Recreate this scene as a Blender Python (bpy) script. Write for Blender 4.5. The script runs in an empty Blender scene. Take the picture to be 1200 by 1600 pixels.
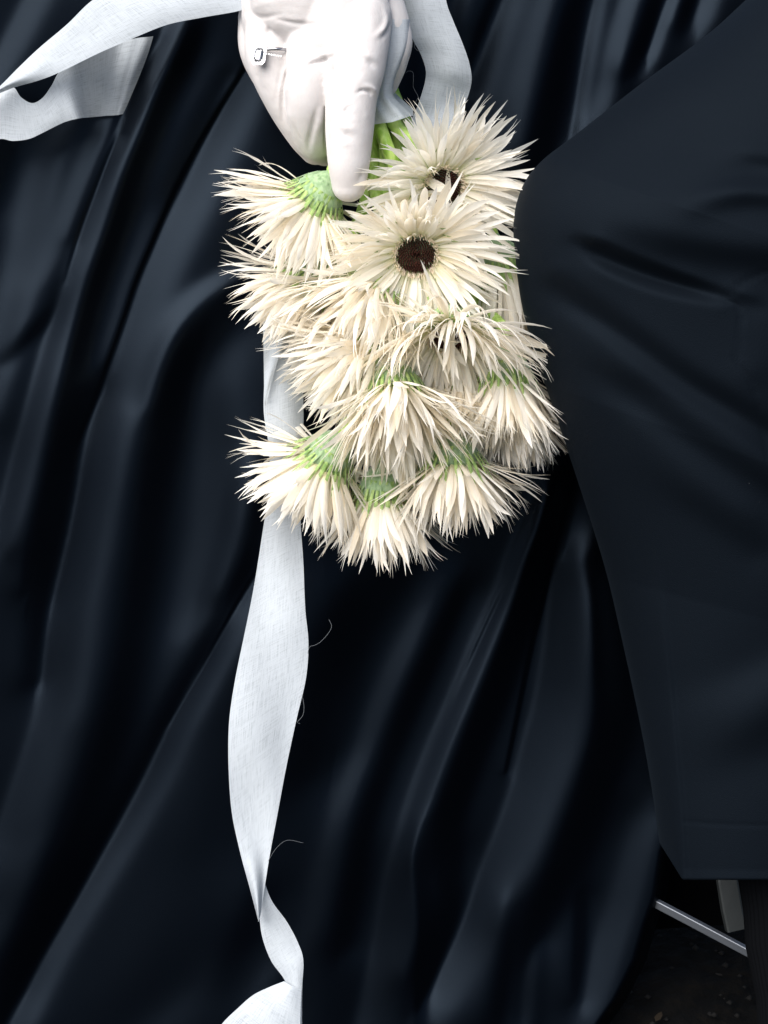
import bpy, bmesh, math, random
import numpy as np
from mathutils import Vector, Matrix
random.seed(7); np.random.seed(7)
SC = bpy.context.scene
COL = SC.collection

# ---------------------------------------------------------------- camera, world, sun, exposure
PITCH = math.radians(25)          # camera looks down by this much
DIST = 1.5                        # metres to the hand and flowers
PXM = 0.42e-3                     # metres per photograph pixel at that distance
CP, SP = math.cos(PITCH), math.sin(PITCH)
RIGHT = np.array([1.0, 0, 0]); UP = np.array([0, SP, CP]); BACK = np.array([0, -CP, SP])
ORIGIN = np.array([0, 0, 0.40])   # the middle of the bouquet scene above the ground
cam_d = bpy.data.cameras.new('camera'); cam = bpy.data.objects.new('camera', cam_d); COL.objects.link(cam)
cam.location = Vector(ORIGIN+BACK*DIST); cam.rotation_euler = (math.radians(90)-PITCH, 0, 0)
cam_d.sensor_fit = 'HORIZONTAL'; cam_d.sensor_width = 24; cam_d.lens = 24*DIST/(1200*PXM); cam_d.clip_start = .05; cam_d.clip_end = 200
SC.camera = cam

SUN_EL, SUN_AZ = math.radians(54), math.radians(220)   # azimuth clockwise from +Y (the way the camera looks)
w = bpy.data.worlds.new('World'); SC.world = w; w.use_nodes = True
sky = w.node_tree.nodes.new('ShaderNodeTexSky'); sky.sky_type = 'NISHITA'; sky.sun_disc = False
sky.sun_elevation = SUN_EL; sky.sun_rotation = SUN_AZ; sky.air_density = 1.0; sky.dust_density = 2.0; sky.ozone_density = 1.0
bg = w.node_tree.nodes['Background']; bg.inputs['Strength'].default_value = 0.05
w.node_tree.links.new(sky.outputs['Color'], bg.inputs['Color'])
sl = bpy.data.lights.new('sun', 'SUN'); sl.energy = 3.0; sl.angle = math.radians(64); sl.color = (1.0, .965, .93)
sun = bpy.data.objects.new('sun', sl); COL.objects.link(sun)
sd = Vector((math.sin(SUN_AZ)*math.cos(SUN_EL), math.cos(SUN_AZ)*math.cos(SUN_EL), math.sin(SUN_EL)))
sun.rotation_euler = sd.to_track_quat('Z', 'Y').to_euler(); sun.location = sd*5
SC.view_settings.view_transform = 'Standard'; SC.view_settings.look = 'None'
SC.view_settings.exposure = 1.25; SC.view_settings.gamma = 1

# ---------------------------------------------------------------- frames and helpers
def L2W(q):
    q = np.asarray(q, float)
    return ORIGIN+q[..., 0:1]*RIGHT+q[..., 1:2]*UP+q[..., 2:3]*BACK
def Q(px, py, c):
    """a point of the photograph at c metres in front of the dress, in the tilted working frame"""
    k = PXM*(DIST-c)/DIST
    return np.stack(np.broadcast_arrays((np.asarray(px, float)-600)*k, (800-np.asarray(py, float))*k, np.asarray(c, float)), -1)
def toPX(q):
    k = PXM*(DIST-q[..., 2])/DIST
    return q[..., 0]/k+600, 800-q[..., 1]/k
GRAV = np.array([0, -CP, -SP])    # straight down, in the working frame
def nrm(v):
    v = np.asarray(v, float); return v/(np.linalg.norm(v, axis=-1, keepdims=True)+1e-12)

def mesh_np(name, verts, faces, mat, parent=None, smooth=True, frame=True, uv=None, loc=None):
    """link ONE mesh object; verts in the working frame, kept relative to its parent's or its own base"""
    V = L2W(verts) if frame else np.asarray(verts, float)
    base = np.array(parent_world(parent)) if parent is not None else (V.mean(0) if loc is None else np.asarray(loc))
    me = bpy.data.meshes.new(name)
    F = np.asarray(faces, dtype=np.int32) if not isinstance(faces, list) or (len(faces) and len(set(map(len, faces))) == 1) else None
    if F is not None:
        n, k = F.shape
        me.vertices.add(len(V)); me.vertices.foreach_set('co', (V-base).astype(np.float32).ravel())
        me.loops.add(n*k); me.loops.foreach_set('vertex_index', F.ravel())
        me.polygons.add(n); me.polygons.foreach_set('loop_start', np.arange(0, n*k, k, dtype=np.int32))
        if uv is not None:
            l = me.uv_layers.new(name='UVMap'); l.data.foreach_set('uv', np.asarray(uv, np.float32)[F.ravel()].ravel())
        me.update(calc_edges=True); me.validate()
    else:
        me.from_pydata([tuple(v) for v in (V-base)], [], [tuple(f) for f in faces]); me.update()
        if uv is not None:
            l = me.uv_layers.new(name='UVMap')
            for lp in me.loops: l.data[lp.index].uv = uv[lp.vertex_index]
    me.polygons.foreach_set('use_smooth', [smooth]*len(me.polygons))
    if mat: me.materials.append(mat)
    o = bpy.data.objects.new(name, me); COL.objects.link(o)
    if parent is not None: o.parent = parent
    else: o.location = Vector(base)
    o['_w'] = tuple(map(float, base))
    return o
def parent_world(p): return p['_w'] if '_w' in p else tuple(p.location)
def empty(name, q):
    o = bpy.data.objects.new(name, None); COL.objects.link(o); p = L2W(np.array(q)); o.location = Vector(p); o['_w'] = tuple(map(float, p))
    o.empty_display_size = .01
    return o
def tag(o, label=None, cat=None, group=None, kind=None):
    if label: o['label'] = label
    if cat: o['category'] = cat
    if group: o['group'] = group
    if kind: o['kind'] = kind
    return o
def grid_faces(nu, nv, closed_u=False):
    a = np.arange(nu*nv).reshape(nv, nu)
    if closed_u:
        b = np.roll(a, -1, 1); f = np.stack([a[:-1], b[:-1], b[1:], a[1:]], -1)
    else: f = np.stack([a[:-1, :-1], a[:-1, 1:], a[1:, 1:], a[1:, :-1]], -1)
    return f.reshape(-1, 4)
def spline(P, n):
    P = np.asarray(P, float); return catmull(P, np.linspace(0, len(P)-1, n))
def tube(P, R, n=10, cap=True, squash=None):
    """tube round a path; R radii per point; returns verts, faces (quads + cap fans as degenerate-free tris list)"""
    P = np.asarray(P, float); R = np.broadcast_to(np.asarray(R, float), (len(P),))
    T = nrm(np.gradient(P, axis=0)); ref = np.array([0, 0, 1.0]) if abs(T[0][2]) < .9 else np.array([1.0, 0, 0])
    vs = []; N = nrm(np.cross(T[0], ref))
    for i in range(len(P)):
        N = nrm(N-T[i]*(N@T[i])); B = np.cross(T[i], N)
        a = np.arange(n)*2*math.pi/n
        vs.append(P[i]+R[i]*(np.cos(a)[:, None]*N+np.sin(a)[:, None]*B))
    V = np.concatenate(vs); F = [tuple(f) for f in grid_faces(n, len(P), True)]
    if cap: F += [tuple(range(n))[::-1], tuple((len(P)-1)*n+k for k in range(n))]
    return V, F
def bilinear(A, x, y):
    ny, nx = A.shape; x = np.clip(x, 0, nx-1.001); y = np.clip(y, 0, ny-1.001)
    i = x.astype(int); j = y.astype(int); f = x-i; g = y-j
    return (A[j, i]*(1-f)+A[j, i+1]*f)*(1-g)+(A[j+1, i]*(1-f)+A[j+1, i+1]*f)*g
def sstep(x): x = np.clip(x, 0, 1); return x*x*(3-2*x)

# ---------------------------------------------------------------- materials
def mat(name, base, rough=.6, spec=.5, **kw):
    m = bpy.data.materials.new(name); m.use_nodes = True; b = m.node_tree.nodes['Principled BSDF']
    b.inputs['Base Color'].default_value = (*base, 1); b.inputs['Roughness'].default_value = rough; b.inputs['Specular IOR Level'].default_value = spec
    for k, v in kw.items():
        key = k.replace('_', ' '); b.inputs[key].default_value = v
    return m, m.node_tree, b
def node(nt, t, **kw):
    n = nt.nodes.new(t)
    for k, v in kw.items():
        if k in n.inputs: n.inputs[k].default_value = v
        else: setattr(n, k, v)
    return n
def noise(nt, scale, detail=3, coord='Object', stretch=None, rough=.5):
    tc = node(nt, 'ShaderNodeTexCoord'); mp = node(nt, 'ShaderNodeMapping'); nz = node(nt, 'ShaderNodeTexNoise')
    if stretch: mp.inputs['Scale'].default_value = stretch
    nz.inputs['Scale'].default_value = scale; nz.inputs['Detail'].default_value = detail; nz.inputs['Roughness'].default_value = rough
    nt.links.new(tc.outputs[coord], mp.inputs[0]); nt.links.new(mp.outputs[0], nz.inputs['Vector']); return nz
def ramp(nt, src, a, b, p0=.3, p1=.7):
    r = node(nt, 'ShaderNodeValToRGB'); e = r.color_ramp.elements
    e[0].position = p0; e[1].position = p1; e[0].color = (*a, 1); e[1].color = (*b, 1); nt.links.new(src, r.inputs[0]); return r
def bump(nt, b, src, strength, dist, prev=None):
    n = node(nt, 'ShaderNodeBump'); n.inputs['Strength'].default_value = strength; n.inputs['Distance'].default_value = dist
    nt.links.new(src, n.inputs['Height'])
    if prev: nt.links.new(prev.outputs[0], n.inputs['Normal'])
    nt.links.new(n.outputs[0], b.inputs['Normal']); return n
def weave(nt, scale, coord='UV'):
    """over-under threads from two crossed waves"""
    tc = node(nt, 'ShaderNodeTexCoord'); out = []
    for d in ('X', 'Y'):
        wv = node(nt, 'ShaderNodeTexWave'); wv.wave_type = 'BANDS'; wv.bands_direction = d; wv.inputs['Scale'].default_value = scale
        wv.inputs['Distortion'].default_value = 1.2; wv.inputs['Detail'].default_value = 2; wv.inputs['Detail Scale'].default_value = 1.5
        nt.links.new(tc.outputs[coord], wv.inputs['Vector']); out.append(wv)
    m = node(nt, 'ShaderNodeMath'); m.operation = 'MULTIPLY'; nt.links.new(out[0].outputs['Fac'], m.inputs[0]); nt.links.new(out[1].outputs['Fac'], m.inputs[1])
    return m

M = {}
m, nt, b = mat('black_satin', (.0006, .0010, .0020), .34, .145, Sheen_Weight=.0, Sheen_Roughness=.4)
b.inputs['Specular Tint'].default_value = (.54, .74, 1.0, 1); b.inputs['Sheen Tint'].default_value = (.5, .6, .8, 1)
n1 = noise(nt, 1900, 2); bump(nt, b, n1.outputs['Fac'], .4, .00025)
n2 = noise(nt, 9, 3); r = ramp(nt, n2.outputs['Fac'], (.29,)*3, (.35,)*3); nt.links.new(r.outputs[0], b.inputs['Roughness'])
M['satin'] = m
m, nt, b = mat('black_wool', (.0015, .0023, .0038), .7, .11, Sheen_Weight=.012, Sheen_Roughness=.5)
b.inputs['Sheen Tint'].default_value = (.55, .75, 1, 1); b.inputs['Specular Tint'].default_value = (.55, .76, 1, 1)
wv = node(nt, 'ShaderNodeTexWave'); tc = node(nt, 'ShaderNodeTexCoord'); nt.links.new(tc.outputs['Object'], wv.inputs[0]); wv.bands_direction = 'DIAGONAL'
wv.inputs['Scale'].default_value = 420; wv.inputs['Distortion'].default_value = 3; wv.inputs['Detail Scale'].default_value = 3
n1 = noise(nt, 1400, 3); p = bump(nt, b, wv.outputs['Fac'], .08, .0002); bump(nt, b, n1.outputs['Fac'], .6, .0004, p)
n3 = noise(nt, 420, 1); r = ramp(nt, n3.outputs['Fac'], (.0015, .0023, .0038), (.12, .125, .14), .84, .88); nt.links.new(r.outputs[0], b.inputs['Base Color'])
M['wool'] = m
m, nt, b = mat('white_glove_cloth', (.84, .81, .80), .7, .25, Sheen_Weight=.15)
n0 = noise(nt, 60, 4); r = ramp(nt, n0.outputs['Fac'], (.56, .525, .51), (.63, .60, .59)); nt.links.new(r.outputs[0], b.inputs['Base Color'])
n1 = noise(nt, 1300, 2); p = bump(nt, b, n1.outputs['Fac'], .3, .0004); n2 = noise(nt, 130, 3); bump(nt, b, n2.outputs['Fac'], .35, .0012, p)
b.inputs['Subsurface Weight'].default_value = .08; b.inputs['Subsurface Radius'].default_value = (.004, .0025, .002); b.inputs['Subsurface Scale'].default_value = 1
M['glove'] = m
def ribbon_mat(name, c0, c1, tr):
    m, nt, b = mat(name, c0, .75, .2)
    a = noise(nt, 1, 5, 'UV', (2.6, 70, 1), .7); a2 = noise(nt, 1, 4, 'UV', (75, 2.2, 1), .7)
    mx = node(nt, 'ShaderNodeMath'); mx.operation = 'ADD'; nt.links.new(a.outputs['Fac'], mx.inputs[0]); nt.links.new(a2.outputs['Fac'], mx.inputs[1])
    r = ramp(nt, mx.outputs[0], c0, c1, .78, 1.18); nt.links.new(r.outputs[0], b.inputs['Base Color'])
    bump(nt, b, mx.outputs[0], .5, .0004)
    t = node(nt, 'ShaderNodeBsdfTranslucent'); nt.links.new(r.outputs[0], t.inputs['Color']); ms = node(nt, 'ShaderNodeMixShader'); ms.inputs[0].default_value = tr
    nt.links.new(b.outputs[0], ms.inputs[1]); nt.links.new(t.outputs[0], ms.inputs[2]); tp = node(nt, 'ShaderNodeBsdfTransparent'); m3 = node(nt, 'ShaderNodeMixShader'); ra = ramp(nt, mx.outputs[0], (.22,)*3, (.03,)*3, .75, 1.15)
    nt.links.new(ra.outputs[0], m3.inputs[0]); nt.links.new(ms.outputs[0], m3.inputs[1]); nt.links.new(tp.outputs[0], m3.inputs[2]); nt.links.new(m3.outputs[0], nt.nodes['Material Output'].inputs[0])
    return m
M['ribbon'] = ribbon_mat('pale_blue_white_muslin', (.44, .48, .51), (.55, .59, .625), .25)
m, nt, b = mat('cream_petal', (.87, .80, .70), .55, .3)
tc = node(nt, 'ShaderNodeTexCoord'); oi = node(nt, 'ShaderNodeObjectInfo')
a = noise(nt, 5, 3, 'UV', (4.5, .5, 1)); r = ramp(nt, a.outputs['Fac'], (.98, .87, .71), (1.0, .975, .91), .22, .5)
r2 = ramp(nt, oi.outputs['Random'], (.93, .87, .77), (1, 1, 1), 0, .45)
mx = node(nt, 'ShaderNodeMix', data_type='RGBA', blend_type='MULTIPLY'); mx.inputs[0].default_value = 1
nt.links.new(r.outputs[0], mx.inputs[6]); nt.links.new(r2.outputs[0], mx.inputs[7])
sx = node(nt, 'ShaderNodeSeparateXYZ'); nt.links.new(tc.outputs['UV'], sx.inputs[0]); r3 = ramp(nt, sx.outputs['Y'], (.86, .90, .62), (1, 1, 1), .0, .28)
mx2 = node(nt, 'ShaderNodeMix', data_type='RGBA', blend_type='MULTIPLY'); mx2.inputs[0].default_value = 1
nt.links.new(mx.outputs[2], mx2.inputs[6]); nt.links.new(r3.outputs[0], mx2.inputs[7]); nt.links.new(mx2.outputs[2], b.inputs['Base Color'])
wv = node(nt, 'ShaderNodeTexWave'); wv.inputs['Scale'].default_value = 2.2; wv.inputs['Distortion'].default_value = .6; nt.links.new(tc.outputs['UV'], wv.inputs[0])
bump(nt, b, wv.outputs['Fac'], .3, .0004)
t = node(nt, 'ShaderNodeBsdfTranslucent'); nt.links.new(mx2.outputs[2], t.inputs['Color']); ms = node(nt, 'ShaderNodeMixShader'); ms.inputs[0].default_value = .52
nt.links.new(b.outputs[0], ms.inputs[1]); nt.links.new(t.outputs[0], ms.inputs[2]); nt.links.new(ms.outputs[0], nt.nodes['Material Output'].inputs[0])
M['petal'] = m
def green(name, a_, b_, rough=.55, sc=(260, 260, 40), fuzz=.3):
    m, nt, b = mat(name, a_, rough, .35, Sheen_Weight=fuzz, Sheen_Roughness=.4)
    b.inputs['Sheen Tint'].default_value = (.8, .95, .8, 1)
    n = noise(nt, 1, 4, 'Object', sc); r = ramp(nt, n.outputs['Fac'], a_, b_, .35, .65); nt.links.new(r.outputs[0], b.inputs['Base Color'])
    bump(nt, b, n.outputs['Fac'], .5, .0008); b.inputs['Subsurface Weight'].default_value = .15; b.inputs['Subsurface Radius'].default_value = (.002, .003, .001); b.inputs['Subsurface Scale'].default_value = 1
    return m
M['stem'] = green('green_stem', (.24, .42, .05), (.52, .70, .20), .45, (240, 240, 40), .1)
M['calyx'] = green('downy_calyx', (.17, .27, .13), (.30, .41, .23), .8, (420, 420, 60), .6)
M['bract'] = green('green_bract', (.14, .25, .06), (.36, .47, .16), .65, (300, 300, 300), .3)
m, nt, b = mat('dark_disc', (.04, .012, .009), .7, .3); n = noise(nt, 900, 2); r = ramp(nt, n.outputs['Fac'], (.018, .005, .004), (.10, .032, .02)); nt.links.new(r.outputs[0], b.inputs['Base Color']); M['disc'] = m
M['pollen'] = mat('pale_stamen', (.80, .68, .52), .6)[0]
M['silver'] = mat('ring_metal', (.42, .42, .44), .22, .5, Metallic=1.0)[0]
M['gem'] = mat('clear_stone', (1, 1, 1), .02, .5, Transmission_Weight=1.0, IOR=2.1)[0]
M['chrome'] = mat('brushed_metal', (.20, .215, .24), .6, .5, Metallic=1.0)[0]
m, nt, b = mat('grey_painted_metal', (.018, .021, .021), .5); M['greypaint'] = m
M['shadeblack'] = mat('painted_shade_black', (.0012, .0012, .0015), .95, .02)[0]  # near-black colour standing in for the shade below the hem
M['sock'] = mat('dark_ribbed_knit', (.002, .0023, .003), .95, .05)[0]
M['thread'] = mat('loose_thread', (.12, .13, .14), .7)[0]
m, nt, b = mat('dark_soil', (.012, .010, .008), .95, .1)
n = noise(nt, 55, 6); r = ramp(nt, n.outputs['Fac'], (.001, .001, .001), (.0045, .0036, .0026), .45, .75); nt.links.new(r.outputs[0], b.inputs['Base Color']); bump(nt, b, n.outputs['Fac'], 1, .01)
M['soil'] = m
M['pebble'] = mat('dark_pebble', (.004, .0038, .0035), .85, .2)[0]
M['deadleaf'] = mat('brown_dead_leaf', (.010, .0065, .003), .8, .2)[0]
# ---------------------------------------------------------------- cloth relief from fold strokes
def stroke_field(W, H, step, strokes, base, x0, y0):
    """sum of soft bands; each stroke = (amp, width_left, width_right, [(x,y[,scale])...]); returns a tilt map"""
    nx = int(W/step)+1; ny = int(H/step)+1
    X, Y = np.meshgrid(x0+np.arange(nx)*step, y0+np.arange(ny)*step)
    F = np.full(X.shape, base, float)
    for st in strokes:
        amp, wl, wr, pts = st[:4]
        P = np.array([(p[0], p[1]) for p in pts], float)
        S = np.array([p[2] if len(p) > 2 else 1.0 for p in pts], float)
        t = np.linspace(0, len(P)-1, 12*(len(P)-1)+1)
        P = catmull(P, t); S = np.interp(t, np.arange(len(S)), S)
        best = np.full(X.shape, 1e18); sd = np.zeros(X.shape); am = np.zeros(X.shape); en = np.zeros(X.shape)
        m = 3.2*max(wl, wr)
        ix0 = max(0, int((P[:,0].min()-m-x0)/step)); ix1 = min(nx, int((P[:,0].max()+m-x0)/step)+2)
        iy0 = max(0, int((P[:,1].min()-m-y0)/step)); iy1 = min(ny, int((P[:,1].max()+m-y0)/step)+2)
        if ix0 >= ix1 or iy0 >= iy1: continue
        sl = (slice(iy0, iy1), slice(ix0, ix1))
        x = X[sl]; y = Y[sl]; b = best[sl]; s_ = sd[sl]; a_ = am[sl]
        for i in range(len(P)-1):
            a = P[i]; d = P[i+1]-a; L2 = d@d+1e-9
            u = np.clip(((x-a[0])*d[0]+(y-a[1])*d[1])/L2, 0, 1)
            ex = x-a[0]-u*d[0]; ey = y-a[1]-u*d[1]
            q = ex*ex+ey*ey; cr = (d[0]*ey-d[1]*ex)
            k = q < b
            b[k] = q[k]; s_[k] = cr[k]; a_[k] = (S[i]+(S[i+1]-S[i])*u)[k]
        dist = np.sqrt(b)
        # strokes run downwards: positive cross product = left of the stroke in the picture
        w = np.where(s_ > 0, wl, wr)
        F[sl] += amp*a_*np.exp(-(dist/w)**2)
    return F

def catmull(P, t):
    n = len(P); i = np.clip(np.floor(t).astype(int), 0, n-2); f = (t-i)[:, None]
    p1 = P[i]; p2 = P[i+1]; p0 = np.where((i > 0)[:, None], P[np.maximum(i-1, 0)], 2*p1-p2)
    p3 = np.where((i < n-2)[:, None], P[np.minimum(i+2, n-1)], 2*p2-p1)
    return 0.5*((2*p1)+(-p0+p2)*f+(2*p0-5*p1+4*p2-p3)*f*f+(-p0+3*p1-3*p2+p3)*f**3)

def relief(F, step, ang, gain, lam):
    """least-squares height whose slope along direction ang follows F (screened Poisson, mirrored FFT)"""
    G = (F-F.mean())*gain
    ny, nx = G.shape
    gx = G*math.cos(ang); gy = G*math.sin(ang)
    gx = np.block([[gx, -gx[:, ::-1]], [gx[::-1], -gx[::-1, ::-1]]])
    gy = np.block([[gy, gy[:, ::-1]], [-gy[::-1], -gy[::-1, ::-1]]])
    kx = 2*np.pi*np.fft.fftfreq(2*nx, step)[None, :]; ky = 2*np.pi*np.fft.fftfreq(2*ny, step)[:, None]
    k2 = kx*kx+ky*ky+(2*np.pi/lam)**2
    Hh = (-1j*kx*np.fft.fft2(gx)-1j*ky*np.fft.fft2(gy))/k2
    return np.real(np.fft.ifft2(Hh))[:ny, :nx]

DRESS_STROKES = [
 # left part, light facing slopes
 (0.85, 12.2, 22.0, [(275,25),(262,55),(235,110),(205,180),(175,250),(150,320),(130,380),(107,450),(85,520),(62,600),(38,690),(18,770),(0,840)]),
 (0.50, 33.0, 24.2, [(100,190),(80,240),(60,320),(42,400),(25,480),(5,560),(-20,640)]),
 (0.40, 15.4, 28.6, [(60,-20),(30,40),(0,100),(-30,160)]),
 (0.35, 22.0, 22.0, [(160,200),(130,270),(95,360),(60,430)]),
 (0.25, 33.0, 27.5, [(330,90),(290,170),(250,260),(222,340),(190,440),(168,520),(150,570)]),
 (0.55, 15.4, 46.2, [(372,130),(350,180),(322,240),(290,310),(262,370),(238,430),(215,500),(195,560),(172,620),(148,690),(135,760),(118,830),(100,900),(86,970),(80,1040),(72,1100),(55,1160),(35,1220),(10,1290),(-20,1350)]),
 (0.35, 24.2, 33.0, [(160,640),(150,720),(135,800),(122,880),(105,960),(95,1040),(85,1110)]),
 (0.45, 17.6, 19.8, [(440,395),(395,415),(345,438),(300,470),(262,515),(240,570),(222,630)]),
 (0.40, 38.5, 38.5, [(340,520,.5),(338,600),(345,680),(345,750),(340,820),(325,890),(305,960,.6)]),
 (0.40, 13.2, 18.9, [(372,700,.4),(362,770),(350,837),(333,893),(318,935),(300,990,.4)]),
 (0.75, 9.5, 28.6, [(412,890,.6),(372,955),(330,1030),(300,1085),(270,1140),(243,1200),(212,1260),(178,1320),(143,1380),(108,1440),(73,1500),(43,1560),(15,1625)]),
 (0.22, 33.0, 44.0, [(400,1490),(330,1540),(260,1600),(200,1650)]),
 (0.20, 27.5, 33.0, [(40,1330),(15,1400),(-20,1470)]),
 (0.20, 22.0, 22.0, [(440,1500),(420,1530),(390,1570)]),
 (0.12, 66.0, 66.0, [(300,1200),(250,1350),(180,1500)]),
 # left part, slopes turned away
 (-0.70, 14.0, 30.0, [(300,30,.6),(280,90),(252,150),(228,215),(200,285),(177,360),(145,450),(122,540),(100,640),(80,740),(60,830),(45,920)]),
 (-0.30, 30.0, 20.0, [(20,180),(5,250),(-15,320)]),
 (-0.35, 16.0, 12.0, [(120,430,.5),(80,490),(40,530),(0,565)]),
 (-0.30, 9.0, 9.0, [(243,60),(215,115),(188,180),(160,250),(135,315),(112,375)]),
 (-0.40, 5.0, 4.0, [(392,90),(342,170),(302,240),(267,310),(237,380),(212,440),(192,500),(167,570),(146,630),(120,690)]),
 (-0.55, 22.0, 12.0, [(150,600),(125,660),(112,720),(105,790),(90,860),(72,930),(60,1000),(55,1060)]),
 (-0.75, 30.0, 38.0, [(395,440,.3),(345,485,.7),(300,535),(268,600),(252,680),(238,760),(228,840),(214,930),(200,1020),(182,1110),(160,1190),(130,1280),(95,1370),(60,1450),(20,1530)]),
 (-0.45, 18.0, 22.0, [(418,745),(402,810),(388,870),(360,930)]),
 (-0.50, 20.0, 7.0, [(340,985,.5),(290,1070),(240,1165),(200,1240),(155,1320),(110,1400),(60,1480),(25,1545),(0,1600)]),
 (-0.30, 30.0, 30.0, [(410,1400),(385,1470),(350,1530)]),
 (-0.30, 30.0, 30.0, [(330,120,.6),(300,200),(260,290),(230,310,.5)]),
 (-0.15, 50.0, 50.0, [(390,1050),(350,1150),(330,1300)]),
 # middle and right part
 (0.94, 14.9, 16.5, [(850,770,.5),(825,830),(806,873),(784,935),(750,1014),(716,1094),(684,1169),(656,1245),(635,1315),(620,1370),(606,1436),(592,1506),(575,1580),(560,1640)]),
 (0.61, 22.0, 33.0, [(630,1345,.5),(622,1400),(618,1460),(608,1530),(598,1610)]),
 (-0.81, 8.0, 22.0, [(660,1290,.4),(650,1340),(655,1400),(660,1460),(658,1530),(650,1610)]),
 (0.24, 22.0, 28.6, [(660,960,.5),(635,1014),(590,1108),(556,1201),(520,1295),(497,1389),(483,1483),(475,1600)]),
 (0.81, 13.2, 46.2, [(880,880,.5),(872,920),(862,1014),(850,1084),(830,1155),(812,1225),(788,1295),(765,1356),(741,1422),(713,1483),(683,1539),(650,1600)]),
 (0.34, 39.6, 39.6, [(905,940),(893,1037),(890,1110),(880,1180),(850,1260),(810,1340)]),
 (-0.60, 3.0, 3.0, [(880,780),(866,850),(850,930),(834,991),(820,1060),(806,1130),(790,1206)]),
 (-0.74, 20.0, 26.0, [(870,760),(840,860),(815,950),(785,1040),(755,1120),(725,1200),(700,1270),(690,1340)]),
 (-0.68, 24.0, 24.0, [(700,1330),(705,1400),(690,1460),(655,1530)]),
 (-0.68, 26.0, 30.0, [(930,880),(942,960),(950,1040),(955,1131),(925,1230),(890,1330),(860,1400),(830,1450)]),
 (-0.41, 40.0, 40.0, [(560,900),(520,1000),(490,1100),(470,1200)]),
 (-0.54, 26.0, 22.0, [(720,920),(680,1010),(640,1100),(600,1200),(570,1290),(555,1380),(535,1470)]),
 (-0.41, 60.0, 40.0, [(650,860),(560,1000),(530,1150)]),
 (0.57, 30.8, 26.4, [(1010,1290),(995,1342),(975,1413),(952,1483),(930,1553),(905,1620)]),
 (0.24, 17.6, 18.9, [(860,1436),(866,1500),(866,1600)]),
 (0.47, 9.5, 12.2, [(838,1480,.4),(828,1520),(822,1600)]),
 (-0.41, 12.0, 16.0, [(905,1400),(905,1480),(900,1560)]),
 (-0.34, 20.0, 14.0, [(800,1420),(790,1500),(775,1600)]),
 (0.20, 33.0, 33.0, [(770,1480),(740,1560)]),
 # above the trouser leg
 (0.39, 19.8, 33.0, [(795,-10),(770,50),(745,110),(730,160),(720,200)]),
 (-0.53, 14.0, 12.0, [(780,-20),(757,40),(738,95),(722,130)]),
 (0.34, 13.2, 17.6, [(722,-10),(712,30)]),
 (0.24, 27.5, 27.5, [(850,10),(825,90),(805,160),(795,220)]),
 (-0.53, 24.0, 20.0, [(905,-20),(885,60),(868,140),(850,220),(838,300)]),
 (0.53, 6.8, 16.2, [(935,-10),(922,50),(912,110),(903,170),(895,220)]),
 (0.39, 17.6, 19.8, [(985,-10),(968,50),(952,120),(935,180)]),
 (-0.49, 16.0, 12.0, [(1030,-20),(1010,50),(985,110)]),
 (0.53, 6.8, 13.5, [(1052,-10),(1032,40),(1015,90)]),
 (-0.44, 12.0, 14.0, [(1085,-20),(1065,40)]),
 (0.49, 15.4, 22.0, [(1110,-20),(1095,30)]),
 (-0.44, 30.0, 26.0, [(650,60),(640,140),(650,200)]),
 (-0.30, 40.0, 30.0, [(500,850),(480,700),(470,560)]),
 # crisp overlaps
 (-1.1, 2.6, 2.6, [(392,92,.3),(342,172),(302,242),(267,312),(237,382),(212,442),(192,502),(167,572),(146,632),(124,684,.3)]),
 (-1.1, 2.6, 2.6, [(408,880,.3),(366,950),(325,1025),(295,1078,.6),(262,1130,.2)]),
 (-1.0, 2.4, 2.4, [(200,178,.3),(172,235),(146,300),(122,365),(100,440,.3)]),
 (-.9, 3, 3, [(808,873,.2),(776,940),(742,1014),(708,1094,.3)]),
 (.5, 4, 5, [(400,905,.2),(352,985),(300,1072),(262,1142,.3)]),
 (.4, 5, 5, [(250,70,.3),(215,145),(185,215),(158,285),(135,350),(112,420,.3)]),
]
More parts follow.
